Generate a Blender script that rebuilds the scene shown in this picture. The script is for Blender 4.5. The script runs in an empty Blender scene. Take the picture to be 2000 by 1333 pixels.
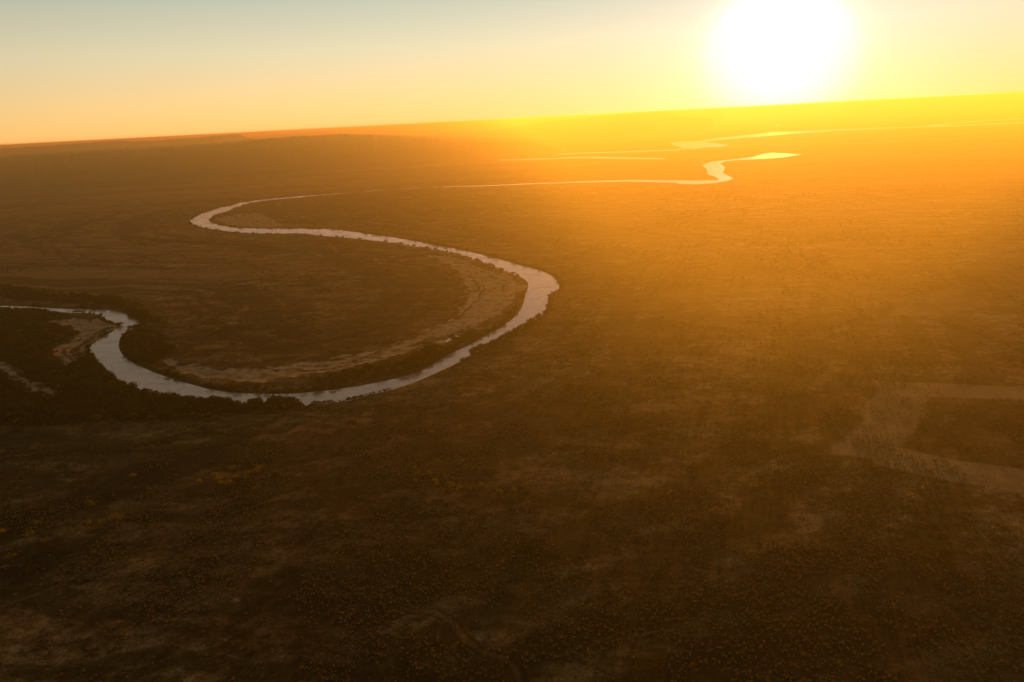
import bpy, bmesh, math, random
import numpy as np
from mathutils import Vector, Matrix

random.seed(7)
RNG = np.random.default_rng(11)
SC = bpy.context.scene
COL = SC.collection

# ------------------------------------------------------------------ camera
PW, PH = 2000.0, 1333.0            # measured frame of the photograph
LENS, SENSOR = 28.0, 36.0
FPX = LENS / SENSOR * PW
CAM_H = 300.0                      # height above the river
PITCH = math.radians(15.57)
ROLL = math.radians(2.95)

_F = Vector((0, math.cos(PITCH), -math.sin(PITCH)))
_U0 = Vector((0, math.sin(PITCH), math.cos(PITCH)))
_X = Vector((1, 0, 0))
_R = math.cos(ROLL) * _X - math.sin(ROLL) * _U0
_U = math.sin(ROLL) * _X + math.cos(ROLL) * _U0

cam = bpy.data.cameras.new('camera')
cam.lens, cam.sensor_width = LENS, SENSOR
cam.clip_start, cam.clip_end = 1.0, 600000.0
cam_o = bpy.data.objects.new('camera', cam)
COL.objects.link(cam_o)
M = Matrix.Identity(4)
for i in range(3):
    M[i][0], M[i][1], M[i][2] = _R[i], _U[i], -_F[i]
M.translation = Vector((0, 0, CAM_H))
cam_o.matrix_world = M
SC.camera = cam_o


def ray(px, py):
    d = _F * FPX + _R * (px - PW / 2) - _U * (py - PH / 2)
    return d.normalized()


def G(px, py, z=0.0):
    """point of the photograph -> point on the plain"""
    d = ray(px, py)
    t = (CAM_H - z) / max(-d.z, 1e-5)
    return (d.x * t, d.y * t)


# ------------------------------------------------------------------ light
SUN_DIR = ray(1522, 112)           # direction towards the sun
SUN_EL = math.asin(SUN_DIR.z)
SUN_AZ = math.atan2(SUN_DIR.x, SUN_DIR.y)

SUN_STRENGTH = 5.0
SUN_COLOR = (1.0, 0.46, 0.03)
HAZE_DENSITY = 1.7e-4
HAZE_G = 0.85
SC.view_settings.view_transform = 'Standard'
SC.view_settings.look = 'None'
SC.view_settings.gamma = 1.0
SC.view_settings.use_curve_mapping = False
SC.view_settings.exposure = 0.0

sun = bpy.data.lights.new('sun_lamp', 'SUN')
sun.energy = SUN_STRENGTH
sun.color = SUN_COLOR
sun.angle = math.radians(0.53)
sun_o = bpy.data.objects.new('sun_lamp', sun)
COL.objects.link(sun_o)
sun_o.rotation_euler = (-SUN_DIR).to_track_quat('-Z', 'Y').to_euler()
sun_o.location = (0, 0, 500)


class NT:
    """tiny helper for node trees"""
    def __init__(self, tree):
        self.t = tree
        tree.nodes.clear()

    def n(self, kind, **kw):
        nd = self.t.nodes.new(kind)
        for k, v in kw.items():
            if k.startswith('in_'):
                key = k[3:]
                nd.inputs[int(key) if key.isdigit() else key].default_value = v
            else:
                setattr(nd, k, v)
        return nd

    def l(self, a, b):
        self.t.links.new(a, b)

    def math(self, op, a, b=None, c=None, clamp=False):
        nd = self.t.nodes.new('ShaderNodeMath')
        nd.operation = op
        nd.use_clamp = clamp
        for i, v in enumerate((a, b, c)):
            if v is None:
                continue
            if hasattr(v, 'links'):
                self.l(v, nd.inputs[i])
            else:
                nd.inputs[i].default_value = v
        return nd.outputs[0]

    def mix(self, fac, a, b, blend='MIX'):
        nd = self.t.nodes.new('ShaderNodeMix')
        nd.data_type = 'RGBA'
        nd.blend_type = blend
        for s, v in ((nd.inputs[0], fac), (nd.inputs[6], a), (nd.inputs[7], b)):
            if hasattr(v, 'links'):
                self.l(v, s)
            elif isinstance(v, (int, float)):
                s.default_value = v
            else:
                s.default_value = (*v, 1.0)
        return nd.outputs[2]

    def ramp(self, fac, stops, interp='LINEAR'):
        nd = self.t.nodes.new('ShaderNodeValToRGB')
        nd.color_ramp.interpolation = interp
        els = nd.color_ramp.elements
        while len(els) < len(stops):
            els.new(0.5)
        for e, (p, c) in zip(els, stops):
            e.position = p
            e.color = (c, c, c, 1) if isinstance(c, (int, float)) else (*c, 1)
        self.l(fac, nd.inputs[0])
        return nd.outputs[0]


world = bpy.data.worlds.new('World')
SC.world = world
world.use_nodes = True
w = NT(world.node_tree)
sky = w.n('ShaderNodeTexSky')
sky.sky_type = 'NISHITA'
sky.sun_disc = False
sky.sun_elevation = SUN_EL
sky.sun_rotation = SUN_AZ
sky.altitude = 300.0
sky.air_density = 0.75
sky.dust_density = 0.05
sky.ozone_density = 1.0
tc = w.n('ShaderNodeTexCoord')
bg = w.n('ShaderNodeBackground')
bg.inputs[1].default_value = 0.10
w.l(sky.outputs[0], bg.inputs[0])
bg.inputs[1].default_value = 0.05
nrm = w.n('ShaderNodeVectorMath', operation='NORMALIZE')
w.l(tc.outputs['Generated'], nrm.inputs[0])
sep = w.n('ShaderNodeSeparateXYZ')
w.l(nrm.outputs[0], sep.inputs[0])
elev = w.math('DIVIDE', w.math('ARCSINE', sep.outputs['Z']), math.pi / 2)      # 0 horizon .. 1 zenith
# dusty evening sky: warm band at the horizon going over to pale grey blue, then darker blue overhead
dusk = w.ramp(elev, [(0.0, (0.98, 0.47, 0.135)), (0.022, (0.95, 0.53, 0.19)), (0.055, (0.78, 0.60, 0.33)), (0.09, (0.54, 0.50, 0.34)),
                     (0.13, (0.25, 0.235, 0.165)), (0.22, (0.29, 0.22, 0.10)), (0.5, (0.065, 0.072, 0.068)), (1.0, (0.025, 0.038, 0.052))])
azv = w.n('ShaderNodeVectorMath', operation='DOT_PRODUCT')
azv.inputs[1].default_value = (math.sin(SUN_AZ), math.cos(SUN_AZ), 0)
w.l(nrm.outputs[0], azv.inputs[0])
# the side of the sky away from the sun is dimmer
side = w.ramp(w.math('MULTIPLY_ADD', azv.outputs['Value'], 0.5, 0.5), [(0.0, 0.28), (0.5, 0.42), (0.86, 0.86), (1.0, 1.0)])
bg_dusk = w.n('ShaderNodeBackground')
w.l(w.mix(1.0, dusk, side, 'MULTIPLY'), bg_dusk.inputs[0])
bg_dusk.inputs[1].default_value = 0.92
# forward-scattered aureole round the low sun (dust in the air), by angle from it
dot = w.n('ShaderNodeVectorMath', operation='DOT_PRODUCT')
w.l(nrm.outputs[0], dot.inputs[0])
dot.inputs[1].default_value = SUN_DIR
ang = w.math('ARCCOSINE', w.math('MINIMUM', dot.outputs['Value'], 0.9999999))
core = w.math('MULTIPLY', w.math('EXPONENT', w.math('MULTIPLY', w.math('POWER', w.math('DIVIDE', ang, 0.047), 2.1), -1.0)), 4.0)
wide = w.math('MULTIPLY', w.math('EXPONENT', w.math('DIVIDE', ang, -0.12)), 0.45)
core = w.math('ADD', core, w.math('MULTIPLY', w.math('EXPONENT', w.math('DIVIDE', ang, -0.05)), 0.25))
bg_core = w.n('ShaderNodeBackground'); bg_core.inputs[0].default_value = (0.97, 1.0, 1.0, 1)
bg_wide = w.n('ShaderNodeBackground'); bg_wide.inputs[0].default_value = (0.72, 0.42, 0.52, 1)
w.l(core, bg_core.inputs[1]); w.l(wide, bg_wide.inputs[1])
last = bg.outputs[0]
for b_ in (bg_dusk, bg_core, bg_wide):
    ad = w.n('ShaderNodeAddShader')
    w.l(last, ad.inputs[0]); w.l(b_.outputs[0], ad.inputs[1])
    last = ad.outputs[0]
wo = w.n('ShaderNodeOutputWorld')
w.l(last, wo.inputs[0])

SC.render.engine = 'CYCLES'
SC.cycles.max_bounces = 5
SC.cycles.diffuse_bounces = 2
SC.cycles.glossy_bounces = 2
SC.cycles.transmission_bounces = 3
SC.cycles.volume_bounces = 0
SC.cycles.sample_clamp_direct = 1.25
world.cycles.sampling_method = 'NONE'
SC.cycles.sample_clamp_indirect = 1.0
SC.cycles.use_denoising = True
SC.cycles.denoising_input_passes = 'RGB_ALBEDO_NORMAL'
SC.cycles.denoising_prefilter = 'ACCURATE'


# ------------------------------------------------------------------ materials
def new_mat(name):
    m = bpy.data.materials.new(name)
    m.use_nodes = True
    t = NT(m.node_tree)
    out = t.n('ShaderNodeOutputMaterial')
    return m, t, out


def noise(t, pos, scale, detail=4.0, rough=0.6, stretch=None):
    if stretch:
        mp = t.n('ShaderNodeMapping')
        mp.inputs['Rotation'].default_value = (0, 0, stretch[0])
        mp.inputs['Scale'].default_value = (stretch[1], stretch[2], 1)
        t.l(pos, mp.inputs[0])
        pos = mp.outputs[0]
    nd = t.n('ShaderNodeTexNoise')
    nd.inputs['Scale'].default_value = scale
    nd.inputs['Detail'].default_value = detail
    nd.inputs['Roughness'].default_value = rough
    t.l(pos, nd.inputs['Vector'])
    return nd.outputs[0]


def ground_material():
    m, t, out = new_mat('savanna_ground')
    geo = t.n('ShaderNodeNewGeometry')
    pos = geo.outputs['Position']

    def attr(n):
        a = t.n('ShaderNodeAttribute')
        a.attribute_name = n
        return a.outputs['Fac']
    vast = noise(t, pos, 1 / 1700.0, 4, 0.55, (0.25, 1.0, 2.6))
    big = noise(t, pos, 1 / 420.0, 5, 0.6, (0.35, 1.0, 2.2))
    mid = noise(t, pos, 1 / 70.0, 7, 0.70, (0.5, 1.0, 1.8))
    fine = noise(t, pos, 1 / 11.0, 6, 0.75)
    tuft = noise(t, pos, 1 / 2.2, 3, 0.7)
    # dry grass: dark trodden earth to pale straw, red soil showing in places
    mf = t.math('ADD', t.math('MULTIPLY', mid, 0.62), t.math('MULTIPLY', fine, 0.38))
    grass = t.ramp(mf, [(0.40, (0.034, 0.022, 0.006)), (0.47, (0.11, 0.074, 0.021)), (0.525, (0.26, 0.175, 0.060)), (0.58, (0.48, 0.34, 0.13))])
    red = t.ramp(mf, [(0.41, (0.042, 0.020, 0.007)), (0.49, (0.16, 0.083, 0.027)), (0.575, (0.37, 0.21, 0.075))])
    base = t.mix(t.ramp(big, [(0.42, 0.0), (0.58, 1.0)]), grass, red)
    # clumps of low scrub
    olive = t.mix(fine, (0.018, 0.017, 0.004), (0.048, 0.040, 0.010))
    scr = t.ramp(t.math('ADD', t.math('ADD', t.math('MULTIPLY', fine, 0.50), t.math('MULTIPLY', mid, 0.30)), t.math('MULTIPLY', vast, 0.30)), [(0.43, 1.0), (0.53, 0.0)])
    base = t.mix(t.math('MULTIPLY', scr, 0.85), base, olive)
    base = t.mix(t.ramp(vast, [(0.36, 0.6), (0.54, 0.0)]), base, olive)
    base = t.mix(t.ramp(vast, [(0.53, 0.0), (0.64, 0.75)]), base, (0.33, 0.21, 0.080))
    base = t.mix(t.ramp(tuft, [(0.38, 0.5), (0.56, 0.0)]), base, (0.030, 0.020, 0.007))
    # old meander scrolls follow the river
    scroll = attr('scroll')
    base = t.mix(t.math('MULTIPLY', scroll, 0.7), base, olive)
    base = t.mix(t.math('MULTIPLY', attr('burnt_vignette'), 0.8), base, (0.030, 0.016, 0.007))  # burnt patches plus the painted vignette
    base = t.mix(t.math('MULTIPLY', attr('undergrowth'), 0.85), base, (0.026, 0.022, 0.008))
    trk = t.mix(fine, (0.30, 0.19, 0.072), (0.45, 0.29, 0.12))
    base = t.mix(attr('track'), base, trk)
    brk = noise(t, pos, 1 / 22.0, 6, 0.75)
    sandc = t.mix(t.ramp(t.math('ADD', t.math('MULTIPLY', fine, 0.4), t.math('MULTIPLY', brk, 0.6)), [(0.38, 0.0), (0.60, 1.0)]), (0.21, 0.145, 0.062), (0.60, 0.45, 0.22))
    sm = t.math('ADD', attr('sand'), t.math('MULTIPLY', t.math('SUBTRACT', brk, 0.5), 2.4))
    sm = t.math('MULTIPLY', sm, t.math('MULTIPLY_ADD', attr('streak'), -0.7, 1.0))
    sm = t.ramp(sm, [(0.35, 0.0), (0.65, 1.0)])
    base = t.mix(sm, base, sandc)
    base = t.mix(attr('bed'), base, (0.10, 0.07, 0.035))
    hgt = t.math('ADD', t.math('MULTIPLY', fine, 1.6), t.math('MULTIPLY', tuft, 0.35))
    bmp = t.n('ShaderNodeBump')
    bmp.inputs['Strength'].default_value = 0.5
    bmp.inputs['Distance'].default_value = 1.0
    t.l(hgt, bmp.inputs['Height'])
    p = t.n('ShaderNodeBsdfPrincipled')
    p.inputs['Roughness'].default_value = 0.9
    p.inputs['Specular IOR Level'].default_value = 0.04
    t.l(t.mix(1.0, base, (4.0, 3.4, 2.6), 'MULTIPLY'), p.inputs['Specular Tint'])
    t.l(base, p.inputs['Base Color'])
    t.l(bmp.outputs[0], p.inputs['Normal'])
    t.l(p.outputs[0], out.inputs['Surface'])
    return m


def water_material():
    m, t, out = new_mat('river_water')
    geo = t.n('ShaderNodeNewGeometry')
    pos = geo.outputs['Position']
    rip = noise(t, pos, 1 / 3.0, 3, 0.6, (0.6, 1.0, 2.0))
    swl = noise(t, pos, 1 / 38.0, 3, 0.55, (0.6, 1.0, 2.5))
    bmp = t.n('ShaderNodeBump')
    bmp.inputs['Strength'].default_value = 0.25
    bmp.inputs['Distance'].default_value = 0.25
    t.l(rip, bmp.inputs['Height'])
    p = t.n('ShaderNodeBsdfPrincipled')
    t.l(t.mix(swl, (0.34, 0.26, 0.135), (0.46, 0.36, 0.20)), p.inputs['Base Color'])
    t.l(t.ramp(swl, [(0.38, 0.05), (0.62, 0.30)]), p.inputs['Roughness'])
    p.inputs['IOR'].default_value = 2.7
    t.l(bmp.outputs[0], p.inputs['Normal'])
    t.l(p.outputs[0], out.inputs['Surface'])
    return m


def leaf_material(name, ca, cb, thru=0.14):
    m, t, out = new_mat(name)
    oi = t.n('ShaderNodeObjectInfo')
    geo = t.n('ShaderNodeNewGeometry')
    nz = noise(t, geo.outputs['Position'], 1 / 1.3, 2, 0.6)
    f = t.math('ADD', t.math('MULTIPLY', oi.outputs['Random'], 0.7), t.math('MULTIPLY', nz, 0.4), clamp=True)
    c = t.mix(f, ca, cb)
    d = t.n('ShaderNodeBsdfDiffuse')
    tr = t.n('ShaderNodeBsdfTranslucent')
    t.l(c, d.inputs[0])
    t.l(t.mix(1.0, c, (1.3, 1.15, 0.5), 'MULTIPLY'), tr.inputs[0])
    mx = t.n('ShaderNodeMixShader')
    mx.inputs[0].default_value = thru
    t.l(d.outputs[0], mx.inputs[1]); t.l(tr.outputs[0], mx.inputs[2])
    t.l(mx.outputs[0], out.inputs['Surface'])
    return m


def bark_material():
    m, t, out = new_mat('bark')
    geo = t.n('ShaderNodeNewGeometry')
    nz = noise(t, geo.outputs['Position'], 2.0, 3)
    p = t.n('ShaderNodeBsdfPrincipled')
    p.inputs['Roughness'].default_value = 0.9
    t.l(t.mix(nz, (0.06, 0.042, 0.028), (0.16, 0.12, 0.085)), p.inputs['Base Color'])
    t.l(p.outputs[0], out.inputs['Surface'])
    return m


def rock_material():
    m, t, out = new_mat('escarpment_rock')
    geo = t.n('ShaderNodeNewGeometry')
    nz = noise(t, geo.outputs['Position'], 1 / 500.0, 6, 0.65)
    p = t.n('ShaderNodeBsdfPrincipled')
    p.inputs['Roughness'].default_value = 0.95
    p.inputs['Specular IOR Level'].default_value = 0.1
    t.l(t.mix(t.ramp(nz, [(0.35, 0.0), (0.65, 1.0)]), (0.045, 0.030, 0.014), (0.12, 0.070, 0.033)), p.inputs['Base Color'])
    t.l(p.outputs[0], out.inputs['Surface'])
    return m


MAT_GROUND = ground_material()
MAT_WATER = water_material()
MAT_BARK = bark_material()
MAT_ROCK = rock_material()
MAT_LEAF_DARK = leaf_material('dark_foliage', (0.026, 0.029, 0.006), (0.085, 0.076, 0.017))
MAT_LEAF_YELLOW = leaf_material('yellow_foliage', (0.14, 0.12, 0.015), (0.28, 0.23, 0.034), 0.38)  # yellow leaves, albedo raised so crowns standing in shade look sunlit
MAT_LEAF_DRY = leaf_material('dry_foliage', (0.040, 0.032, 0.009), (0.095, 0.068, 0.019))


# ------------------------------------------------------------------ numpy helpers
def _hash(ix, iy, seed):
    h = (ix.astype(np.int64) * 374761393 + iy.astype(np.int64) * 668265263 + seed * 144665) & 0x7fffffff
    h = ((h ^ (h >> 13)) * 1274126177) & 0x7fffffff
    return ((h ^ (h >> 16)) & 0xffff) / 65535.0


def vnoise(x, y, seed=0):
    ix, iy = np.floor(x), np.floor(y)
    fx, fy = x - ix, y - iy
    fx = fx * fx * fx * (fx * (fx * 6 - 15) + 10); fy = fy * fy * fy * (fy * (fy * 6 - 15) + 10)
    a, b = _hash(ix, iy, seed), _hash(ix + 1, iy, seed)
    c, d = _hash(ix, iy + 1, seed), _hash(ix + 1, iy + 1, seed)
    return (a * (1 - fx) + b * fx) * (1 - fy) + (c * (1 - fx) + d * fx) * fy


def fbm(x, y, seed=0, octv=4, gain=0.5):
    s, a, n = 0.0, 1.0, 0.0
    for k in range(octv):
        s = s + a * vnoise(x * 2 ** k + 17.3 * k, y * 2 ** k - 9.1 * k, seed + k)
        n += a
        a *= gain
    return s / n


def smooth(e0, e1, x):
    t = np.clip((x - e0) / (e1 - e0), 0, 1)
    return t * t * (3 - 2 * t)


def poly_sd(x, y, poly):
    """signed distance to a polygon, positive outside"""
    P = np.asarray(poly, float)
    A, B = P, np.roll(P, -1, axis=0)
    out = np.empty(x.shape)
    for s in range(0, x.size, 60000):
        px, py = x[s:s + 60000], y[s:s + 60000]
        d2 = np.full(px.shape, 1e18)
        ins = np.zeros(px.shape, bool)
        for (ax, ay), (bx, by) in zip(A, B):
            ex, ey = bx - ax, by - ay
            wx, wy = px - ax, py - ay
            tt = np.clip((wx * ex + wy * ey) / (ex * ex + ey * ey + 1e-9), 0, 1)
            d2 = np.minimum(d2, (wx - ex * tt) ** 2 + (wy - ey * tt) ** 2)
            c = ((ay > py) != (by > py))
            if abs(by - ay) > 1e-9:
                ins ^= c & (px < (bx - ax) * (py - ay) / (by - ay) + ax)
        d = np.sqrt(d2)
        out[s:s + 60000] = np.where(ins, -d, d)
    return out


def near_sd(x, y, poly, reach=400.0):
    P = np.asarray(poly)
    out = np.full(x.shape, reach)
    k = ((x > P[:, 0].min() - reach) & (x < P[:, 0].max() + reach) &
         (y > P[:, 1].min() - reach) & (y < P[:, 1].max() + reach))
    if k.any():
        out[k] = np.minimum(poly_sd(x[k], y[k], poly), reach)
    return out


def line_d(x, y, pts):
    d2 = np.full(x.shape, 1e18)
    for (ax, ay), (bx, by) in zip(pts[:-1], pts[1:]):
        ex, ey = bx - ax, by - ay
        wx, wy = x - ax, y - ay
        tt = np.clip((wx * ex + wy * ey) / (ex * ex + ey * ey + 1e-9), 0, 1)
        d2 = np.minimum(d2, (wx - ex * tt) ** 2 + (wy - ey * tt) ** 2)
    return np.sqrt(d2)


def catmull(pts, n=3):
    P = [np.array(p, float) for p in pts]
    out = []
    for i in range(len(P) - 1):
        p0, p1, p2, p3 = P[max(i - 1, 0)], P[i], P[i + 1], P[min(i + 2, len(P) - 1)]
        for k in range(n):
            t = k / n
            out.append(0.5 * ((2 * p1) + (-p0 + p2) * t + (2 * p0 - 5 * p1 + 4 * p2 - p3) * t * t
                              + (-p0 + 3 * p1 - 3 * p2 + p3) * t ** 3))
    out.append(P[-1])
    return [tuple(p) for p in out]


def to_ground(pts):
    return [G(*p) for p in pts]


# ------------------------------------------------------------------ river outline on the plain
NEAR_BANK = [(-160, 597), (-60, 601), (0, 604.4), (42, 606), (87, 608), (140, 611.4), (182, 613), (200, 619), (215, 629.6),
             (238, 636), (224, 645), (210, 654), (193, 665), (177, 677), (177, 691), (189, 705), (200, 712), (214, 728),
             (231, 742), (252, 752), (277, 763), (308, 772), (343, 779), (378, 782), (413, 786), (456, 789), (491, 787),
             (526, 786), (561, 783), (589, 787), (598, 793), (610, 790), (631, 789), (666, 786), (700, 779), (723, 771),
             (758, 764), (810, 747), (852, 729), (898, 707), (922, 692), (964, 673), (1003, 652), (1031, 635), (1059, 619),
             (1064, 610), (1070, 593), (1071, 582), (1078, 572), (1093, 563), (1087, 547), (1070, 535), (1045, 526),
             (1017, 519), (996, 512), (968, 505), (933, 496), (898, 488), (859, 481), (828, 475), (775, 465.5), (723, 458),
             (670, 451), (635, 447.6), (595, 447), (542, 447), (483, 446.4), (451, 444), (430, 440), (413, 434.5), (409, 429),
             (416, 422), (434, 416), (451, 410), (465, 405), (479, 399.5), (500, 395), (542, 389.8), (595, 385.3), (640, 381)]
FAR_BANK = [(-160, 589), (-60, 594), (0, 597.4), (52, 599), (87, 601.6), (140, 604), (182, 605), (217, 606), (238, 610),
            (252, 618), (275, 631), (266, 636.6), (257, 643.7), (245, 649), (236, 659.4), (232, 675), (238, 691), (256, 706.7),
            (277, 717), (301, 727.7), (326, 736.5), (350, 745), (378, 752), (406, 760), (431, 764), (466, 768), (501, 769),
            (536, 770), (571, 769), (606, 766), (641, 763), (675, 758), (705, 753), (757, 743), (810, 729), (845, 712),
            (880, 691), (915, 675), (943, 659), (985, 635), (1010, 614), (1022, 593), (1026, 575), (1032, 561), (1028, 549),
            (1013, 540), (985, 530), (961, 521), (933, 510), (898, 500), (863, 492), (824, 484), (793, 479.5), (751, 472.5),
            (705, 468), (653, 463), (600, 459), (560, 457), (497, 456), (455, 453), (413, 448), (388, 443), (373, 436),
            (373, 430), (385, 422), (402, 415), (427, 406.5), (451, 402), (472, 396), (497, 392.5), (542, 387.6), (595, 383),
            (640, 379.6)]
REACH_UP = [(862, 365.2), (950, 362.6), (1030, 358.8), (1110, 356), (1138, 354.2),
            (1230, 351.8), (1270, 352), (1330, 353), (1370, 353), (1404, 352), (1398, 346), (1382, 341), (1380, 330), (1370, 323),
            (1390, 316), (1430, 312), (1470, 307), (1490, 301), (1506, 298.6), (1530, 299.4), (1568, 302)]
REACH_LO = [(862, 366.0), (950, 364), (1030, 360.4), (1130, 357.2), (1190, 356), (1230, 355),
            (1270, 356.4), (1322, 357.5), (1326, 360), (1366, 360.4), (1398, 357.6), (1422, 353.6), (1433, 349), (1412, 338),
            (1416, 327), (1407, 320), (1418, 315), (1450, 312.6), (1490, 311), (1530, 308), (1568, 302)]
SLIVERS = [[(640, 379.9), (668, 377.6), (684, 376.3), (668, 378.2), (640, 380.8)], [(712, 374.0), (740, 371.9), (752, 371.1), (740, 372.5), (714, 374.4)],
           [(776, 369.4), (806, 367.7), (830, 366.5), (806, 368.3)], [(838, 366.0), (856, 365.3), (852, 366.1)]]
FAR_A = [(946, 312), (978, 307), (1010, 304), (1070, 301), (1150, 298), (1250, 295), (1310, 293), (1338, 290.5), (1320, 286),
         (1306, 280), (1322, 277), (1366, 275), (1410, 269), (1470, 263), (1510, 258), (1550, 257), (1594, 255), (1650, 252.6),
         (1712, 249.6), (1775, 248.6), (1805, 246), (1825, 243), (1900, 237.5), (2000, 230.6), (2180, 218),
         (2180, 220), (2000, 233), (1900, 239.4), (1862, 242.4), (1842, 244.6), (1875, 244.4), (2000, 238.8), (2180, 229),
         (2180, 231), (2000, 241), (1875, 247), (1812, 248.6), (1750, 251), (1650, 255), (1600, 258.4), (1546, 262),
         (1490, 267), (1430, 271.5), (1374, 277.5), (1410, 282), (1425, 284), (1410, 287), (1374, 289), (1358, 292),
         (1344, 291), (1322, 294.4), (1250, 297.4), (1150, 300), (1070, 303.2), (1010, 306.4), (974, 310), (985, 312),
         (1022, 310.4), (1090, 309), (1114, 307), (1170, 306.2), (1230, 308), (1298, 309.4), (1298, 311.4), (1230, 311.2),
         (1130, 309.4), (1086, 311), (1026, 313.4), (982, 314.2)]

RIVER_MAIN = to_ground(catmull(NEAR_BANK, 3)) + to_ground(catmull(FAR_BANK, 3))[::-1]
RIVER_REACH = to_ground(REACH_UP) + to_ground(REACH_LO)[::-1]
RIVER_FAR = to_ground(FAR_A)
PONDS = [[(868, 668), (872, 664), (879, 660), (891, 655), (896, 657.5), (888, 662), (880, 664), (873, 669)],
         [(165, 366.6), (169, 365), (175, 365.2), (174, 367.2)],
         [(1513, 245.6), (1518, 244), (1524, 245.4), (1518, 247)],
         [(1607, 237.4), (1612, 236.4), (1617, 237.4), (1612, 238.4)]]

SANDS = [  # big point bar inside the loop, spit at the left, dry side channel, bar in the upper loop
    [(800, 492), (845, 500), (901, 506), (950, 522), (990, 536), (1016, 547), (1024, 562), (1015, 580), (1000, 596), (971, 617), (933, 644),
     (898, 650), (880, 663), (852, 675), (810, 692), (740, 710), (670, 726), (596, 736), (526, 747), (455, 752), (380, 738), (310, 716),
     (330, 706), (403, 722), (455, 727), (526, 722), (596, 713), (653, 701), (705, 692), (758, 680), (810, 663), (845, 645), (873, 628),
     (898, 610), (908, 589), (908, 568), (898, 544), (873, 519), (845, 506)],
    [(95, 632), (147, 624), (196, 626), (240, 637), (210, 655), (182, 667), (172, 672), (165, 690), (172, 712), (160, 720), (112, 713),
     (96, 686), (125, 674), (150, 662), (152, 650), (130, 640)],
    [(-60, 695), (0, 712), (42, 731), (88, 752), (124, 776), (105, 784), (63, 770), (35, 752), (0, 724), (-60, 712)],
    [(420, 428), (455, 420), (507, 416), (525, 424), (548, 436), (560, 441), (525, 444), (470, 443), (435, 437)],
]
SANDS = [to_ground(p) for p in SANDS]
CLEARING = to_ground([(1710, 751), (1808, 752), (2000, 763), (2240, 790), (2240, 815), (2000, 784), (1896, 782), (1810, 778), (1801, 817), (1783, 849),
                      (1752, 877), (1826, 898), (2000, 926), (2240, 965), (2240, 1040), (2000, 971), (1861, 943), (1755, 924), (1713, 914), (1696, 901), (1650, 896),
                      (1605, 896), (1636, 868), (1671, 838), (1692, 810), (1708, 779)])
BURNT = [to_ground(p) for p in (
    [(1812, 779), (2000, 786), (2240, 816), (2240, 962), (2000, 924), (1828, 896), (1756, 877), (1785, 850), (1803, 818)],
    [(1620, 894), (1655, 891), (1700, 902), (1715, 913), (1690, 908)])]
WOODS = [to_ground(p) for p in (
    [(-150, 606), (0, 611), (60, 612), (150, 618), (120, 628), (90, 640), (130, 645), (150, 655), (122, 672), (95, 686), (110, 712), (165, 720), (176, 700),
     (200, 716), (214, 731), (250, 755), (300, 774), (378, 786), (456, 793), (530, 790), (590, 790), (596, 800), (480, 812), (350, 824), (200, 830), (0, 838), (-150, 845),
     (-150, 725), (0, 727), (63, 773), (105, 786), (126, 776), (88, 748), (42, 727), (0, 708), (-150, 690)],
    [(600, 757), (652, 755), (705, 749), (757, 739), (810, 725), (845, 708), (900, 680), (940, 656), (930, 648), (905, 655), (880, 668), (852, 682),
     (800, 704), (740, 720), (670, 735), (610, 747)],
    [(232, 662), (240, 645), (262, 640), (300, 650), (330, 672), (330, 695), (300, 715), (262, 705), (240, 690)],
    [(-150, 560), (0, 583), (120, 594), (230, 602), (280, 630), (330, 640), (250, 590), (100, 575), (0, 560), (-150, 540)])]
GULLY = [to_ground(p) for p in (
    [(-60, 1035), (60, 1000), (160, 965), (260, 925), (330, 900), (420, 875), (470, 890), (400, 925), (330, 950), (220, 990), (120, 1010), (30, 1060), (-60, 1110)],
    [(-60, 1120), (20, 1080), (110, 1060), (150, 1075), (110, 1110), (40, 1130), (-60, 1150)])]
VIGNETTE = [to_ground(p) for p in (  # lens vignette along the lower edge, painted into the ground colour
    [(1240, 1110), (1480, 1060), (1700, 1085), (2300, 1120), (2300, 1500), (1180, 1520), (1260, 1300)],
    [(480, 1230), (620, 1190), (760, 1250), (820, 1340), (800, 1500), (460, 1500)])]
CHANNELS = [(to_ground(p), wd) for p, wd in (
    ([(1130, 592), (1180, 606), (1260, 622), (1350, 640), (1430, 646), (1500, 652)], 9), ([(1000, 690), (1090, 702), (1180, 730), (1260, 748), (1400, 772)], 9),
    ([(1560, 655), (1650, 630), (1750, 621), (1830, 630), (1900, 650), (2000, 690), (2100, 740)], 10), ([(1640, 672), (1720, 660), (1800, 668), (1870, 690)], 8),
    ([(1280, 566), (1400, 552), (1540, 545), (1720, 540)], 14), ([(1500, 480), (1650, 470), (1800, 462), (2000, 470)], 20), ([(700, 1026), (780, 1020), (860, 1010), (960, 1012)], 4),
    ([(0, 1000), (120, 975), (220, 948), (330, 905), (480, 862), (600, 830)], 10), ([(0, 905), (120, 890), (250, 880), (380, 850)], 9),
    ([(0, 470), (140, 462), (280, 466), (420, 476), (520, 480)], 22), ([(0, 405), (200, 412), (330, 400), (520, 372)], 30), ([(420, 560), (520, 545), (640, 530), (760, 540), (850, 560)], 9),
    ([(300, 640), (420, 652), (560, 640), (700, 610), (800, 590)], 7), ([(360, 690), (500, 690), (640, 670), (760, 640)], 6), ([(1380, 880), (1480, 868), (1600, 880)], 5), ([(860, 850), (960, 862), (1080, 850), (1220, 870)], 5))]
TRACKS = [to_ground(p) for p in ([(-80, 1212), (0, 1192), (60, 1172), (120, 1148), (165, 1122), (190, 1100)],
                                 [(790, 1196), (850, 1202), (884, 1222), (905, 1252), (940, 1278), (984, 1292), (1008, 1312), (1018, 1345), (1020, 1400)],
                                 [(1985, 603), (2000, 630), (2040, 720)])]


def river_sd(x, y):
    return np.minimum(near_sd(x, y, RIVER_MAIN, 1200.0), 1200.0)


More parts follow.
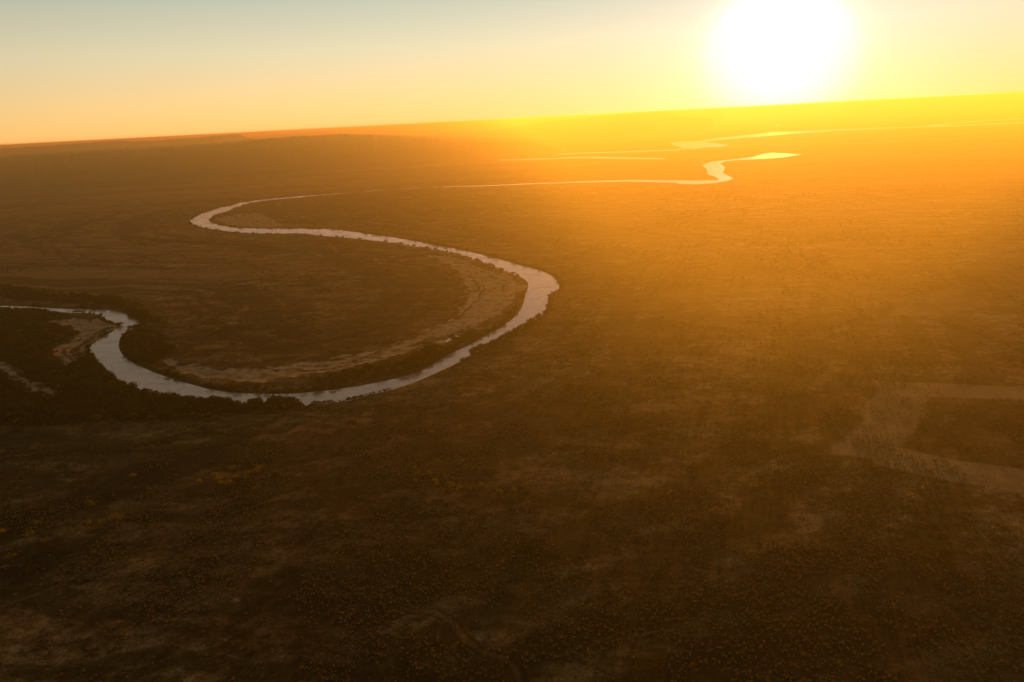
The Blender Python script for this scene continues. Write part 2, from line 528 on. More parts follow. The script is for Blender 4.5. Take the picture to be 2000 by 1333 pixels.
def sand_mask(x, y):
    m = np.zeros(x.shape)
    for p in SANDS:
        m = np.maximum(m, 1 - smooth(-14, 10, near_sd(x, y, p, 60.0) + (fbm(x / 28, y / 28, 55, 3) - 0.5) * 26))
    return m


def height(x, y, sd=None, sand=None):
    r = np.hypot(x, y)
    if sd is None:
        sd = river_sd(x, y)
    if sand is None:
        sand = sand_mask(x, y)
    near = 1 - smooth(1750, 2500, r)
    wdt = 5 + 26 * sand
    bank = np.where(sd > 0, 2.4 * (1 - np.exp(-np.maximum(sd, 0) / wdt)), -1.4 * np.minimum(1, -sd / 5.0))
    und = (fbm(x / 150, y / 150, 3, 3) - 0.5) * 2.6 + (vnoise(x / 34, y / 34, 9) - 0.5) * 0.35
    und = und * smooth(4, 60, sd) * (1 - 0.6 * sand) * (1 - smooth(6000, 9000, r))
    pz = near * (bank + und) + (1 - near) * (np.where(sd > 0, -0.5, -0.8) + (np.minimum(und, 0) * 0.8) * smooth(2400, 3000, r))
    for p in PONDS[:1]:
        d = near_sd(x, y, to_ground(p), 40.0)
        pz = np.where(d < 25, np.minimum(pz, -0.5 + np.maximum(d, 0) * 0.14), pz)
    return pz


def add_mesh(name, verts, faces, mat, kind=None, label=None, smooth_shade=True):
    me = bpy.data.meshes.new(name)
    verts = np.asarray(verts, np.float32)
    faces = np.asarray(faces, np.int32)
    k = faces.shape[1]
    me.vertices.add(len(verts)); me.vertices.foreach_set('co', verts.ravel())
    me.loops.add(faces.size); me.loops.foreach_set('vertex_index', faces.ravel())
    me.polygons.add(len(faces))
    me.polygons.foreach_set('loop_start', np.arange(0, faces.size, k, dtype=np.int32))
    me.polygons.foreach_set('use_smooth', np.full(len(faces), smooth_shade))
    me.materials.append(mat)
    me.update(calc_edges=True)
    o = bpy.data.objects.new(name, me)
    COL.objects.link(o)
    if kind:
        o['kind'] = kind
    if label:
        o['label'] = label
    return o


# ------------------------------------------------------------------ the plain
def build_plain():
    fine = np.radians(np.arange(-37.0, 37.001, 0.085))
    coarse = np.radians(np.arange(39.0, 321.1, 3.0))
    th = np.concatenate([fine, coarse])                 # azimuth from +Y, clockwise
    dep = np.concatenate([np.array([70.0, 58, 50, 46, 43]), np.arange(41.0, 1.2, -0.075), np.geomspace(1.2, 0.13, 60)])
    rr = CAM_H / np.tan(np.radians(dep))
    R, T = np.meshgrid(rr, th, indexing='ij')
    x, y = (R * np.sin(T)).ravel(), (R * np.cos(T)).ravel()
    nr, nt = len(rr), len(th)
    inview = np.abs(((T.ravel() + np.pi) % (2 * np.pi)) - np.pi) < math.radians(38)
    sd = np.full(x.shape, 1200.0)
    sand = np.zeros(x.shape)
    k = (np.hypot(x, y) < 3800) & inview
    sd[k] = river_sd(x[k], y[k])
    sand[k] = sand_mask(x[k], y[k])
    z = height(x, y, sd, sand)
    verts = np.stack([x, y, z], 1)
    # attributes
    burnt_vignette = np.zeros(x.shape); under = np.zeros(x.shape); track = np.zeros(x.shape)
    wob = (fbm(x / 40, y / 40, 21, 3) - 0.5)
    kn = k
    for p in BURNT:
        burnt_vignette[kn] = np.maximum(burnt_vignette[kn], 0.6 * (1 - smooth(-3, 4, near_sd(x[kn], y[kn], p, 60.0) + wob[kn] * 10)))
    for p in VIGNETTE:  # vignette darkening painted on the plain, no fire here
        burnt_vignette[kn] = np.maximum(burnt_vignette[kn], 0.62 * (1 - smooth(-35, 30, near_sd(x[kn], y[kn], p, 120.0) + (fbm(x[kn] / 55, y[kn] / 80, 23, 4) - 0.5) * 150)))
    for p, wd in CHANNELS:
        d = line_d(x[kn], y[kn], p) + (fbm(x[kn] / 22, y[kn] / 22, 25, 3) - 0.5) * wd * 2.4
        under[kn] = np.maximum(under[kn], 0.75 * (1 - smooth(wd * 0.25, wd * 1.1, d)))
    for p in WOODS + GULLY:
        under[kn] = np.maximum(under[kn], 1 - smooth(-6, 10, near_sd(x[kn], y[kn], p, 60.0) + wob[kn] * 24))
    cl = 1 - smooth(-2.5, 2.5, near_sd(x[kn], y[kn], CLEARING, 60.0) + wob[kn] * 13)
    track[kn] = cl * 1.0 * (0.72 + 0.28 * smooth(0.35, 0.6, fbm(x[kn] / 30, y[kn] / 30, 27, 4)))
    for p in TRACKS:
        d = line_d(x[kn], y[kn], p)
        track[kn] = np.maximum(track[kn], 0.15 * (1 - smooth(0.8, 3.2, d + wob[kn] * 2.5)))
        burnt_vignette[kn] = np.maximum(burnt_vignette[kn], 0.8 * (1 - smooth(0.5, 2.0, np.abs(d - 3.2))))
    # meander scrolls: bands that keep a distance to the bank inside the loop
    wsd = sd + (fbm(x / 130, y / 130, 31, 3) - 0.5) * 90
    sc = smooth(0.48, 0.72, vnoise(wsd / 20.0, wsd * 0 + fbm(x / 300, y / 300, 5, 2) * 3, 41))
    sc = sc * smooth(15, 60, sd) * (1 - smooth(520, 900, sd)) * (1 - sand)
    edge = (1 - smooth(0, 14, sd)) * (1 - sand)           # darker margin along the bank
    under = np.maximum(under, edge * 0.7)
    bed = (sd < 0.6).astype(float)
    ws2 = sd + (fbm(x / 60, y / 60, 51, 3) - 0.5) * 26
    streak = smooth(0.50, 0.75, vnoise(ws2 / 7.0, fbm(x / 110, y / 110, 52, 2) * 4, 53)) * sand
    i = np.arange(nr - 1)[:, None]; j = np.arange(nt)[None, :]
    jn = (j + 1) % nt
    faces = np.stack([i * nt + j, i * nt + jn, (i + 1) * nt + jn, (i + 1) * nt + j], -1).reshape(-1, 4)
    faces = faces[:, ::-1]
    # which piece of the setting each face belongs to
    cx = x[faces].mean(1); cy = y[faces].mean(1)
    cls = np.zeros(len(faces), int)
    fk = k[faces].all(1)
    fi = np.where(fk)[0]
    for n, p in enumerate(SANDS):
        cls[fi[near_sd(cx[fi], cy[fi], p, 30.0) < 0]] = n + 1
    cls[fi[near_sd(cx[fi], cy[fi], CLEARING, 30.0) < 0]] = 9
    cls[sd[faces].min(1) < 0] = 0
    names = {0: ('ground', 'dry brown savanna plain stretching to the horizon'),
             1: ('sandbank', 'long curved pale sandbar inside the big river loop'),
             2: ('sandbank', 'small sand spit at the sharp left bend of the river'),
             3: ('sandbank', 'dry sandy side channel among the dark left woods'),
             4: ('sandbank', 'pale sandbar inside the upper river loop'),
             9: ('dirt_track', 'wide cleared firebreak strip in the right foreground plain')}
    for c, (nm, lb) in names.items():
        f = faces[cls == c]
        if not len(f):
            continue
        used, inv = np.unique(f, return_inverse=True)
        v = verts[used]
        ff = inv.reshape(f.shape)
        if c == 0:                                        # close the disc under the camera
            pass
        o = add_mesh(nm, v, ff, MAT_GROUND, 'structure', lb)
        for an, arr in (('sand', sand), ('burnt_vignette', burnt_vignette), ('undergrowth', under), ('track', track), ('scroll', sc), ('bed', bed), ('streak', streak)):
            a = o.data.attributes.new(an, 'FLOAT', 'POINT')
            a.data.foreach_set('value', arr[used].astype(np.float32))


def build_cap():
    """ground straight below the camera, inside the first ring of the plain"""
    th = np.radians(np.concatenate([np.arange(-37.0, 37.001, 0.085), np.arange(39.0, 321.1, 3.0)]))[::6]
    r = CAM_H / math.tan(math.radians(70.0)) + 4
    v = [(0, 0, 0.9)] + [(r * math.sin(a), r * math.cos(a), 0.6) for a in th]
    n = len(th)
    f = [(0, 1 + (k + 1) % n, 1 + k) for k in range(n)]
    o = add_mesh('ground', v, f, MAT_GROUND, 'structure', 'dry grass plain far below')


build_plain()
build_cap()


# ------------------------------------------------------------------ water
def offset_poly(poly, d):
    P = np.array(poly)
    a = 0.5 * np.sum(P[:, 0] * np.roll(P[:, 1], -1) - np.roll(P[:, 0], -1) * P[:, 1])
    t = np.roll(P, -1, 0) - np.roll(P, 1, 0)
    n = np.stack([t[:, 1], -t[:, 0]], 1)
    n /= np.linalg.norm(n, axis=1)[:, None] + 1e-9
    if a < 0:
        n = -n
    return P + n * d


def water_obj(name, polys, z, label):
    bm = bmesh.new()
    for pl in polys:
        vs = [bm.verts.new((p[0], p[1], z)) for p in pl]
        f = bm.faces.new(vs)
        f.normal_update()
        if f.normal.z < 0:
            f.normal_flip()
    bmesh.ops.triangulate(bm, faces=bm.faces[:], ngon_method='EAR_CLIP')
    me = bpy.data.meshes.new(name)
    bm.to_mesh(me); bm.free()
    me.materials.append(MAT_WATER)
    o = bpy.data.objects.new(name, me)
    COL.objects.link(o)
    o['kind'] = 'structure'
    o['label'] = label
    return o


water_obj('river', [offset_poly(RIVER_MAIN, 1.0), RIVER_REACH, RIVER_FAR] + [to_ground(q) for q in SLIVERS], 0.0, 'pale winding river meandering across the plain towards the sun')
pond_labels = ['small pool on the big sandbar', 'tiny far pond left of the upper loop', 'tiny glinting pond right below the sun', 'tiny glinting pond right of the sun']
for pl, lb in zip(PONDS, pond_labels):
    water_obj('pond', [to_ground(pl)], 0.02, lb)


# ------------------------------------------------------------------ escarpments on the horizon
def mesa(name, skyline, dist, foot, depth, label, seed, cliff=0.45, taper=8.0):
    xs = [p[0] for p in skyline]; ys = [p[1] for p in skyline]
    cols = np.arange(xs[0], xs[-1] + 0.1, 1.6)
    yy = np.interp(cols, xs, ys)
    n = len(cols)
    rows = [(-foot, 0.0), (-foot * 0.7, 0.06), (-foot * 0.42, 0.18), (-foot * 0.22, 0.36), (-foot * 0.10, 0.55), (-foot * 0.03, 1 - cliff * 0.75), (0.0, 0.985), (foot * 0.05, 1.0), (depth * 0.5, 0.99),
            (depth * 0.9, 0.97), (depth, 0.0)]
    V = []
    for k, (dr, fz) in enumerate(rows):
        for i in range(n):
            d = ray(cols[i], yy[i])
            hz = math.hypot(d.x, d.y)
            g = (fbm(np.array([cols[i] / 26.0]), np.array([k * 0.3]), seed, 2)[0] - 0.5)
            rad = dist + dr + g * foot * (0.55 if k < 8 else 0.0) * (1 if k > 0 else 0.4)
            top = max(CAM_H + dist * d.z / hz, 4.0)
            top = min(top + (fbm(np.array([cols[i] / 11.0]), np.array([seed * 3.7]), seed + 60, 4)[0] - 0.5) * 0.0016 * dist, CAM_H + 1.0)
            edge = min(1.0, i / taper, (n - 1 - i) / taper)
            V.append((rad * d.x / hz, rad * d.y / hz, -1.0 + (top + 1.0) * fz * edge))
    F = []
    for k in range(len(rows) - 1):
        for i in range(n - 1):
            a = k * n + i
            F.append((a, a + 1, a + n + 1, a + n))
    o = add_mesh(name, V, F, MAT_ROCK, 'structure', label, smooth_shade=True)
    return o


mesa('mesa', [(-160, 300), (-60, 295), (0, 291), (60, 287.4), (105, 284.4), (150, 281), (196, 278), (245, 275), (259, 277), (297, 276), (350, 271.4),
              (402, 268), (430, 265), (455, 262.4), (468, 263), (483, 269.5), (500, 274), (520, 277)], 13000, 1200, 4000,
     'far flat-topped escarpment on the left horizon', 1)
mesa('hills', [(-160, 326), (0, 309), (77, 303), (140, 300), (203, 295), (260, 291.6), (315, 289), (385, 285), (455, 279), (525, 272), (575, 268.6), (612, 266.5),
               (650, 264.5), (682, 263.6), (735, 266), (790, 269), (850, 272), (920, 276), (1000, 279), (1100, 279)], 8000, 1800, 2500,
     'nearer long brown ridge below the left escarpment', 2, 0.15, 40.0)
mesa('mesa', [(840, 266), (900, 260), (970, 255), (1010, 248.5), (1050, 240.5), (1090, 236), (1130, 232), (1170, 228), (1210, 224.4), (1250, 220.6), (1290, 219), (1310, 219.4), (1326, 226),
              (1345, 229), (1370, 231), (1400, 233)], 14500, 900, 2500,
     'hazy flat-topped mesa left of the sun', 3)
mesa('hills', [(480, 270), (520, 265.6), (600, 259.4), (700, 251.6), (780, 245), (850, 239.4), (970, 232), (1090, 225), (1190, 219.4), (1300, 214.6), (1420, 210)], 21000, 2000, 4000,
     'faint farthest ridge along the central horizon', 4, 0.2)
mesa('hills', [(1640, 200), (1675, 197), (1750, 193.4), (1825, 189.6), (1900, 186), (2000, 181.4), (2160, 173)], 24000, 2000, 4000,
     'faint far ridge along the right horizon', 5, 0.2)


# ------------------------------------------------------------------ vegetation prototypes
def leaf_cloud(rng, lobes, nleaf, size):
    """leaf clumps spread through a few uneven lobes"""
    V, F = [], []
    wts = np.array([l[3] ** 2 for l in lobes]); wts = wts / wts.sum()
    for _ in range(nleaf):
        cx, cy, cz, r, fl = lobes[rng.choice(len(lobes), p=wts)]
        d = rng.normal(size=3); d /= np.linalg.norm(d)
        q = r * (0.55 + 0.5 * rng.random()) * (0.8 + 0.4 * rng.random())
        c = np.array([cx + d[0] * q, cy + d[1] * q, cz + d[2] * q * fl])
        s = size * (0.5 + rng.random())
        a = rng.normal(size=3); a /= np.linalg.norm(a)
        b = np.cross(a, rng.normal(size=3)); b /= np.linalg.norm(b) + 1e-6
        n = len(V)
        V += [c - a * s - b * s * 0.3, c + b * s * 0.6 - a * s * 0.1, c + a * s, c - b * s * 0.6 + a * s * 0.2]
        F.append((n, n + 1, n + 2, n + 3))
    return V, F


def tube(V, F, p, q, r0, r1, n=5):
    p, q = np.array(p, float), np.array(q, float)
    d = q - p; d /= np.linalg.norm(d)
    a = np.cross(d, (0.31, 0.93, 0.17)); a /= np.linalg.norm(a); b = np.cross(d, a)
    s = len(V)
    for c, r in ((p, r0), (q, r1)):
        for k in range(n):
            t = 2 * math.pi * k / n
            V.append(c + a * r * math.cos(t) + b * r * math.sin(t))
    for k in range(n):
        F.append((s + k, s + (k + 1) % n, s + n + (k + 1) % n, s + n + k))


def mesh_from(name, V, F, mats, idx=None):
    me = bpy.data.meshes.new(name)
    me.from_pydata([tuple(v) for v in V], [], F)
    for m in mats:
        me.materials.append(m)
    if idx is not None:
        me.polygons.foreach_set('material_index', idx)
    me.update()
    return me


def tree_kind(seed, hgt, spread, leaf, nleaf, size, low=False):
    rng = np.random.default_rng(seed)
    V, F = [], []
    th = hgt * (0.18 if low else 0.34)
    lean = rng.normal(size=2) * 0.06 * hgt
    tube(V, F, (0, 0, -0.6), (lean[0] * 0.5, lean[1] * 0.5, th), 0.045 * hgt ** 0.8, 0.03 * hgt ** 0.8, 6)
    lobes = []
    nl = 4 + int(rng.integers(0, 3))
    for k in range(nl):
        a = 2 * math.pi * (k + rng.random() * 0.7) / nl
        rad = spread * (0.30 + 0.28 * rng.random())
        c = (lean[0] + rad * math.cos(a), lean[1] + rad * math.sin(a), hgt * (0.42 + 0.30 * rng.random()) * (0.9 if low else 1.0))
        tube(V, F, (lean[0] * 0.5, lean[1] * 0.5, th * 0.92), c, 0.022 * hgt ** 0.8, 0.006 * hgt, 4)
        lobes.append((*c, spread * (0.30 + 0.16 * rng.random()), 0.75))
    lobes.append((lean[0], lean[1], hgt * 0.72, spread * 0.34, 0.8))
    CV, CF = leaf_cloud(rng, lobes, nleaf, size)
    trunk = mesh_from('trunk', V, F, [MAT_BARK])
    crown = mesh_from('crown', CV, CF, [leaf])
    off = len(V)
    both = mesh_from('tree', list(V) + list(CV), list(F) + [tuple(i + off for i in f) for f in CF], [MAT_BARK, leaf],
                     [0] * len(F) + [1] * len(CF))
    return trunk, crown, both


DARK = [tree_kind(100 + k, 7.0 + 0.6 * k, 5.8, MAT_LEAF_DARK, 400, 0.44) for k in range(4)]
YEL = [tree_kind(200 + k, 5.2 + 0.4 * k, 4.6, MAT_LEAF_YELLOW, 200, 0.36) for k in range(3)]
DRY = [tree_kind(300 + k, 4.4 + 0.4 * k, 4.0, MAT_LEAF_DRY, 170, 0.34) for k in range(3)]
BUSH = [tree_kind(400 + k, 2.0 + 0.3 * k, 2.9, MAT_LEAF_DARK, 110, 0.26, True) for k in range(3)]


def tussock(seed):
    rng = np.random.default_rng(seed)
    V, F = [], []
    for _ in range(16):
        a = rng.random() * 6.283; r = 0.35 * rng.random()
        h = 0.5 + 0.5 * rng.random(); w_ = 0.12 + 0.1 * rng.random()
        b = np.array([r * math.cos(a), r * math.sin(a), -0.05])
        tip = b + np.array([math.cos(a) * 0.5 * h, math.sin(a) * 0.5 * h, h])
        sx = np.array([-math.sin(a), math.cos(a), 0]) * w_
        n = len(V)
        V += [b - sx, b + sx, tip]
        F.append((n, n + 1, n + 2))
    return V, F


MAT_STRAW = leaf_material('dry_grass', (0.16, 0.11, 0.036), (0.38, 0.27, 0.10))
TUFT = [mesh_from('grass_tuft', *tussock(500 + k), [MAT_STRAW]) for k in range(3)]


# ------------------------------------------------------------------ scattered masses (nobody could count them)
def scatter(name, pts, scales, meshes, label, weights=None):
    """points carry copies of the prototype meshes; one object of kind stuff"""
    pc = bpy.data.collections.new(name + '_kinds')
    for k, me in enumerate(meshes):
        po = bpy.data.objects.new(me.name, me)
        pc.objects.link(po)
    n = len(pts)
    me = bpy.data.meshes.new(name)
    me.vertices.add(n)
    me.vertices.foreach_set('co', np.asarray(pts, np.float32).ravel())
    a = me.attributes.new('size', 'FLOAT', 'POINT'); a.data.foreach_set('value', np.asarray(scales, np.float32))
    a = me.attributes.new('turn', 'FLOAT', 'POINT'); a.data.foreach_set('value', (RNG.random(n) * 6.283).astype(np.float32))
    a = me.attributes.new('pick', 'INT', 'POINT')
    a.data.foreach_set('value', RNG.choice(len(meshes), size=n, p=weights).astype(np.int32))
    o = bpy.data.objects.new(name, me)
    COL.objects.link(o)
    o['kind'] = 'stuff'; o['label'] = label
    ng = bpy.data.node_groups.new(name, 'GeometryNodeTree')
    ng.interface.new_socket('Geometry', in_out='INPUT', socket_type='NodeSocketGeometry')
    ng.interface.new_socket('Geometry', in_out='OUTPUT', socket_type='NodeSocketGeometry')
    N = ng.nodes
    gi, go = N.new('NodeGroupInput'), N.new('NodeGroupOutput')
    ci = N.new('GeometryNodeCollectionInfo')
    ci.inputs['Collection'].default_value = pc
    ci.inputs['Separate Children'].default_value = True
    ci.inputs['Reset Children'].default_value = True
    iop = N.new('GeometryNodeInstanceOnPoints')
    iop.inputs['Pick Instance'].default_value = True

    def named(nm, typ):
        q = N.new('GeometryNodeInputNamedAttribute'); q.data_type = typ
        q.inputs['Name'].default_value = nm
        return q.outputs['Attribute']
    cx = N.new('ShaderNodeCombineXYZ')
    L = ng.links.new
    L(named('turn', 'FLOAT'), cx.inputs['Z'])
    L(gi.outputs[0], iop.inputs['Points'])
    L(ci.outputs[0], iop.inputs['Instance'])
    L(named('pick', 'INT'), iop.inputs['Instance Index'])
    L(cx.outputs[0], iop.inputs['Rotation'])
    L(named('size', 'FLOAT'), iop.inputs['Scale'])
    L(iop.outputs[0], go.inputs[0])
    md = o.modifiers.new('scatter', 'NODES')
    md.node_group = ng
    return o


def sector(n, r0, r1, half=36.0):
    r = np.sqrt(r0 ** 2 + (r1 ** 2 - r0 ** 2) * RNG.random(n))
    t = np.radians((RNG.random(n) * 2 - 1) * half)
    return r * np.sin(t), r * np.cos(t)


def in_polys(x, y, polys, grow=0.0):
    m = np.zeros(x.shape, bool)
    for p in polys:
        m |= near_sd(x, y, p, 60.0) < grow
    return m


def put(x, y):
    return np.stack([x, y, height(x, y)], 1)


# woods by the river
wx, wy = [], []
for p, sp in zip(WOODS, (4.6, 5.2, 6.0, 6.5)):
    P = np.array(p)
    area = (P[:, 0].max() - P[:, 0].min()) * (P[:, 1].max() - P[:, 1].min())
    n = int(area / sp ** 2)
    x = P[:, 0].min() + RNG.random(n) * np.ptp(P[:, 0]); y = P[:, 1].min() + RNG.random(n) * np.ptp(P[:, 1])
    k = near_sd(x, y, p, 60.0) + (fbm(x / 25, y / 25, 61, 3) - 0.5) * 22 < 0
    if p is WOODS[1]:
        k &= fbm(x / 16, y / 16, 67, 3) > 0.47
    wx.append(x[k]); wy.append(y[k])
wx, wy = np.concatenate(wx), np.concatenate(wy)
k = (river_sd(wx, wy) > 6.0) & (sand_mask(wx, wy) < 0.4) & (np.hypot(wx, wy) < 2600)
wx, wy = wx[k], wy[k]
WOOD_PTS = put(wx, wy)
scatter('woodland', WOOD_PTS, 0.38 + 0.75 * smooth(0.3, 0.7, fbm(wx / 22, wy / 22, 63, 2)) + 0.45 * RNG.random(len(wx)) ** 2, [t[2] for t in DARK] + [t[2] for t in YEL] + [t[2] for t in DRY],
        'dark riverside woods', np.array([.15, .15, .14, .14, .06, .06, .06, .08, .08, .08]))
print('woods', len(wx))

# scattered scrub of the plain
x, y = sector(110000, 360, 3600)
r = np.hypot(x, y)
den = smooth(0.50, 0.68, fbm(x / 70, y / 130, 71, 4)) * 0.8 * (0.35 + 0.65 * smooth(0.45, 0.6, vnoise(x / 9, y / 9, 73))) + 0.018
den = den * (0.35 + 0.65 * smooth(560, 950, r))
den = np.where(in_polys(x, y, GULLY, 6.0), 0.9, den)
for p, wd in CHANNELS:
    den = np.maximum(den, 0.8 * (1 - smooth(wd * 0.2, wd * 0.9, line_d(x, y, p) + (fbm(x / 22, y / 22, 25, 3) - 0.5) * wd * 2.4)))
den = den * (1 - 0.93 * in_polys(x, y, [CLEARING], 2)) * (1 - 0.55 * in_polys(x, y, BURNT + VIGNETTE, 0))
k = RNG.random(x.size) < den
x, y = x[k], y[k]
sd = river_sd(x, y); sm = sand_mask(x, y)
k = (sd > 3) & (RNG.random(x.size) > sm * 0.9) & ~in_polys(x, y, [to_ground(PONDS[0])], 3)
x, y = x[k], y[k]
scatter('scrub', put(x, y), 0.40 + 1.05 * RNG.random(len(x)) ** 2.5, [b[2] for b in BUSH] + [t[2] for t in DRY] + [YEL[0][2]],
        'scattered bushes all over the dry plain', np.array([.32, .3, .30, .03, .02, .02, .01]))
print('scrub', len(x))

# ragged fringe of bushes and small trees right on the banks
bx, by = [], []
ring = np.array(RIVER_MAIN + RIVER_MAIN[:1])
seg = np.hypot(*np.diff(ring, axis=0).T)
cum = np.concatenate([[0], np.cumsum(seg)])
u = RNG.random(9000) * cum[-1]
x = np.interp(u, cum, ring[:, 0]) + RNG.normal(size=u.size) * 5.0
y = np.interp(u, cum, ring[:, 1]) + RNG.normal(size=u.size) * 5.0
sd = river_sd(x, y)
k = (sd > 0.2) & (sd < 12) & (fbm(x / 40, y / 40, 91, 3) > 0.47) & (RNG.random(x.size) > sand_mask(x, y) * 0.75)
x, y = x[k], y[k]
scatter('bank_scrub', put(x, y), 0.35 + 0.5 * RNG.random(len(x)) ** 1.5, [t[2] for t in DARK] + [t[2] for t in DRY] + [b[2] for b in BUSH],
        'ragged fringe of bushes and small trees on the river banks', np.array([.1, .1, .1, .1, .1, .1, .1, .1, .1, .1]))
print('fringe', len(x))

# dry grass tufts in the foreground
x, y = sector(170000, 340, 1300)
k = (RNG.random(x.size) < (0.08 + 0.92 * smooth(0.42, 0.62, fbm(x / 35, y / 60, 81, 3))) * (1 - smooth(550, 1250, np.hypot(x, y))))
x, y = x[k], y[k]
k = (river_sd(x, y) > 6) & (sand_mask(x, y) < 0.3)
x, y = x[k], y[k]
scatter('grass', put(x, y), 0.6 + 1.1 * RNG.random(len(x)), TUFT, 'dry grass tufts of the foreground plain')
print('grass', len(x))


# ------------------------------------------------------------------ trees one can pick out
PLACED = []


def plant(name, cat, label, group, kind, px, py, scale, zoff=0.0):
    """kind = (trunk mesh, crown mesh, joined mesh)"""
    gx, gy = G(px, py, 1.5)
    z = float(height(np.array([gx]), np.array([gy]))[0])
    e = bpy.data.objects.new(name, None)
    COL.objects.link(e)
    e.empty_display_size = 1.0
    e.location = (gx, gy, z + zoff)
    e.rotation_euler = (0, 0, random.random() * 6.283)
    e.scale = (scale * random.uniform(.9, 1.15), scale * random.uniform(.9, 1.15), scale)
    e['label'] = label; e['category'] = cat
    PLACED.append((px, e))
    if group:
        e['group'] = group
    for nm, me in (('trunk', kind[0]), ('crown', kind[1])):
        c = bpy.data.objects.new(nm, me)
        COL.objects.link(c)
        c.parent = e
    return e


def along(pts, n, jx=2.0, jy=1.0):
    P = np.array(pts, float)
    s = np.concatenate([[0], np.cumsum(np.hypot(*np.diff(P, axis=0).T))])
    u = np.linspace(0, s[-1], n)
    return [(np.interp(q, s, P[:, 0]) + random.uniform(-jx, jx), np.interp(q, s, P[:, 1]) + random.uniform(-jy, jy)) for q in u]


for px, py in along([(922, 693), (940, 686), (964, 676), (1003, 655), (1031, 638), (1056, 622)], 40, 2, 1.2):
    plant('riverside_tree', 'tree', 'dark tree in the row on the bank of the big bend', 'trees in a row on the bank of the big bend',
          random.choice(DARK), px, py, random.uniform(.85, 1.4))
for px, py in along([(600, 797), (615, 793), (640, 791), (668, 788), (700, 780), (728, 772), (760, 764)], 30, 2, 1):
    plant('riverside_tree', 'tree', 'small tree on the near bank at the bottom of the loop', 'trees on the near bank at the bottom of the loop',
          random.choice(DARK + DRY), px, py, random.uniform(.45, .9))
for px, py in along([(752, 474.5), (793, 481), (824, 486), (863, 494), (898, 502), (933, 512), (961, 523), (990, 533), (1012, 541)], 34, 3, .5):
    plant('riverside_tree', 'tree', 'tiny dark tree on the sandbar waterline of the upper arm', 'trees along the upper waterline of the big sandbar',
          random.choice(DARK + DRY), px, py, random.uniform(.7, 1.3))
for px, py in [(899, 526), (915, 533), (921, 538), (931, 535), (940, 533), (957, 531), (958, 542), (942, 554), (963, 572), (946, 577), (950, 590), (934, 624),
               (988, 583), (972, 607), (930, 560), (905, 556)]:
    plant('shrub', 'bush', 'dark bush on the bare sand of the big sandbar', 'bushes on the big sandbar',
          random.choice(BUSH + DRY), px, py, random.uniform(.8, 1.4))
for zx, zy in [(505, 495), (520, 545), (525, 590), (570, 625), (612, 620), (650, 628), (605, 655), (655, 555), (685, 545), (700, 575), (740, 560), (545, 645), (490, 620), (760, 600), (740, 410), (755, 400), (725, 415)]:
    plant('shrub', 'bush', 'small dark bush on the sand spit at the left bend', 'bushes on the left sand spit',
          random.choice(BUSH), zx / 4.76, 580 + zy / 4.76, random.uniform(.9, 1.5))
for px, py in along([(182, 822), (240, 820), (300, 819), (380, 818), (420, 817)], 34, 4, 2):
    plant('yellow_tree', 'tree', 'yellow tree on the lower edge of the left woods', 'yellow trees on the edge of the left woods',
          random.choice(YEL), px, py, random.uniform(.7, 1.2))
for zx, zy in [(1050, 330), (1062, 358), (1085, 382), (1045, 370), (1130, 300), (1210, 330), (1270, 305), (1160, 340), (1110, 375), (980, 365), (1200, 350), (1250, 325)]:
    plant('yellow_tree', 'tree', 'yellow bush tree in the clump left of centre foreground', 'yellow clump in the left foreground',
          random.choice(YEL), zx * .4, 800 + zy * .4, random.uniform(.8, 1.25))
for zx, zy in [(275, 300), (290, 330), (280, 365), (345, 335), (380, 365), (385, 385), (450, 390), (490, 400), (525, 385), (550, 400), (575, 395), (600, 385), (385, 270), (690, 420), (762, 415), (740, 430), (812, 402), (830, 380), (680, 300)]:
    plant('yellow_tree', 'tree', 'small yellow bush in the loose band across middle foreground', 'yellow bushes across the middle foreground',
          random.choice(YEL), 700 + zx * .4, 800 + zy * .4, random.uniform(.55, 1.0))
for px, py, lb in [(1257, 968, 'round yellow bush, farther of the close pair right of centre'), (1243, 972, 'round yellow bush, nearer of the close pair right of centre'), (1312, 966, 'single yellow bush right of the close pair'),
                   (1396, 1004, 'rounded bush, left of two at the dark right foreground'), (1418, 1001, 'rounded bush, right of two at the dark right foreground')]:
    plant('yellow_tree', 'bush', lb, None, random.choice(YEL), px, py, random.uniform(.7, .95))
for zx, zy in [(220, 690), (272, 690), (300, 655), (215, 660), (290, 690), (150, 780), (45, 740), (70, 730), (20, 610), (185, 570), (155, 625), (500, 570), (545, 560), (600, 548), (640, 538), (440, 570), (480, 455), (445, 480), (520, 500), (380, 590),
               (330, 580), (570, 535), (870, 450), (925, 420)]:
    plant('bush_tree', 'tree', 'pale bush tree by the lower left gully', 'bush trees by the lower left gully',
          random.choice(YEL + DRY), zx * .4, 800 + zy * .4, random.uniform(.7, 1.2))
for zx, zy in [(150, 190), (70, 205), (170, 200), (20, 215), (230, 210), (150, 112), (85, 120), (1215, 203), (1715, 90), (1620, 130), (1665, 390), (1665, 370), (1350, 62), (1200, 35), (1260, 85), (1350, 350), (1550, 375), (1500, 415), (1120, 100), (1010, 170)]:
    plant('bush_tree', 'tree', 'single small tree on the plain below the river', 'single trees on the plain below the river',
          random.choice(YEL + DRY + DARK), zx * .4, 800 + zy * .4, random.uniform(.65, 1.05))
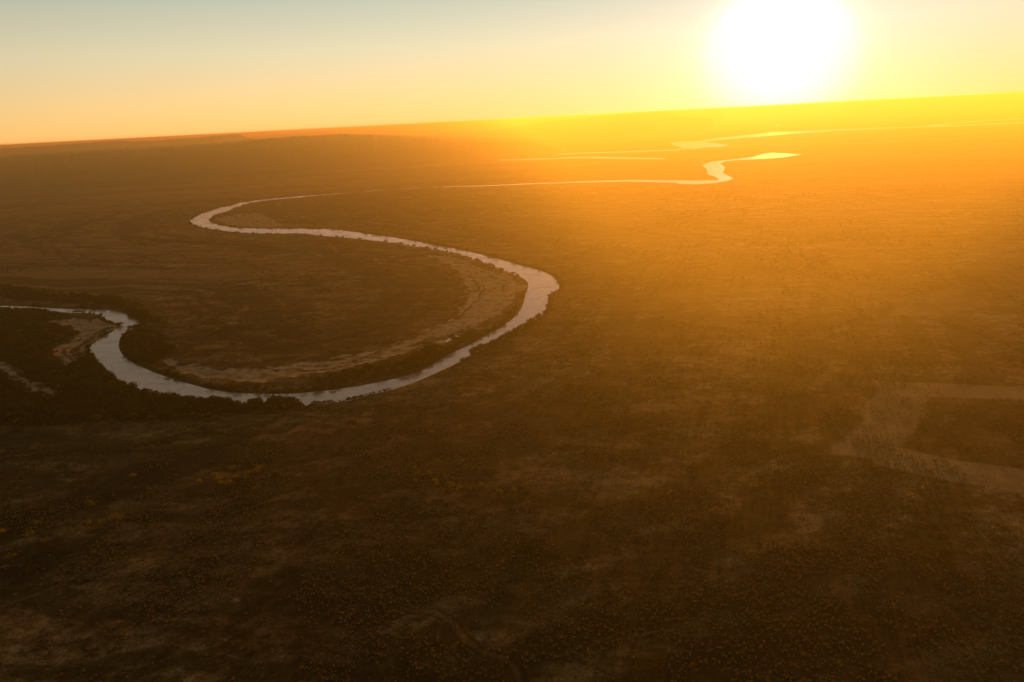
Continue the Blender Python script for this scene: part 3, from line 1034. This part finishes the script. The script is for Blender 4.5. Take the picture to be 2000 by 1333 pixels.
# one dense dark thicket
tr, cr, _b = tree_kind(901, 6.0, 11.5, MAT_LEAF_DARK, 1100, 0.5)
plant('thicket', 'bush', 'wide black-looking thicket alone in the middle of the foreground', None, (tr, cr), 1035, 1078, 1.0)

# repeats that only their place tells apart are counted from the left
ONES = ['', 'first', 'second', 'third', 'fourth', 'fifth', 'sixth', 'seventh', 'eighth', 'ninth', 'tenth', 'eleventh', 'twelfth', 'thirteenth', 'fourteenth', 'fifteenth',
        'sixteenth', 'seventeenth', 'eighteenth', 'nineteenth']
TENS = {20: ('twentieth', 'twenty'), 30: ('thirtieth', 'thirty'), 40: ('fortieth', 'forty')}


def ordinal(k):
    if k < 20:
        return ONES[k]
    t_ = k // 10 * 10
    return TENS[t_][0] if k == t_ else TENS[t_][1] + '-' + ONES[k - t_]


BY_GROUP = {}
for px_, e_ in PLACED:
    if 'group' in e_:
        BY_GROUP.setdefault(e_['group'], []).append((px_, e_))
for g_, lst in BY_GROUP.items():
    lst.sort(key=lambda q: q[0])
    for k_, (px_, e_) in enumerate(lst):
        e_['label'] = e_['label'] + ', ' + ordinal(k_ + 1) + ' from the left'

# ------------------------------------------------------------------ the air, thickened to stand in for lens glare
me = bpy.data.meshes.new('haze')
S, z0, z1 = 150000.0, -4.0, 303.0
hv = [(sx * S, sy * S, z) for z in (z0, z1) for sx, sy in ((-1, -1), (1, -1), (1, 1), (-1, 1))]
me.from_pydata(hv, [], [(3, 2, 1, 0), (4, 5, 6, 7), (0, 1, 5, 4), (1, 2, 6, 5), (2, 3, 7, 6), (3, 0, 4, 7)])
haze = bpy.data.objects.new('haze', me)
COL.objects.link(haze)
haze['kind'] = 'stuff'
haze['label'] = 'dusty air glowing in the low sun, thickened to imitate lens glare'
m, t, out = new_mat('haze_air')
pv = t.n('ShaderNodeVolumePrincipled')
pv.inputs['Color'].default_value = (0.54, 0.45, 0.20, 1)     # dust tinted to turn the far glow orange: takes more green and blue out than red
pv.inputs['Absorption Color'].default_value = (1.0, 0.09, 0.05, 1)
pv.inputs['Density'].default_value = HAZE_DENSITY
pv.inputs['Anisotropy'].default_value = HAZE_G
t.l(pv.outputs[0], out.inputs['Volume'])
me.materials.append(m)
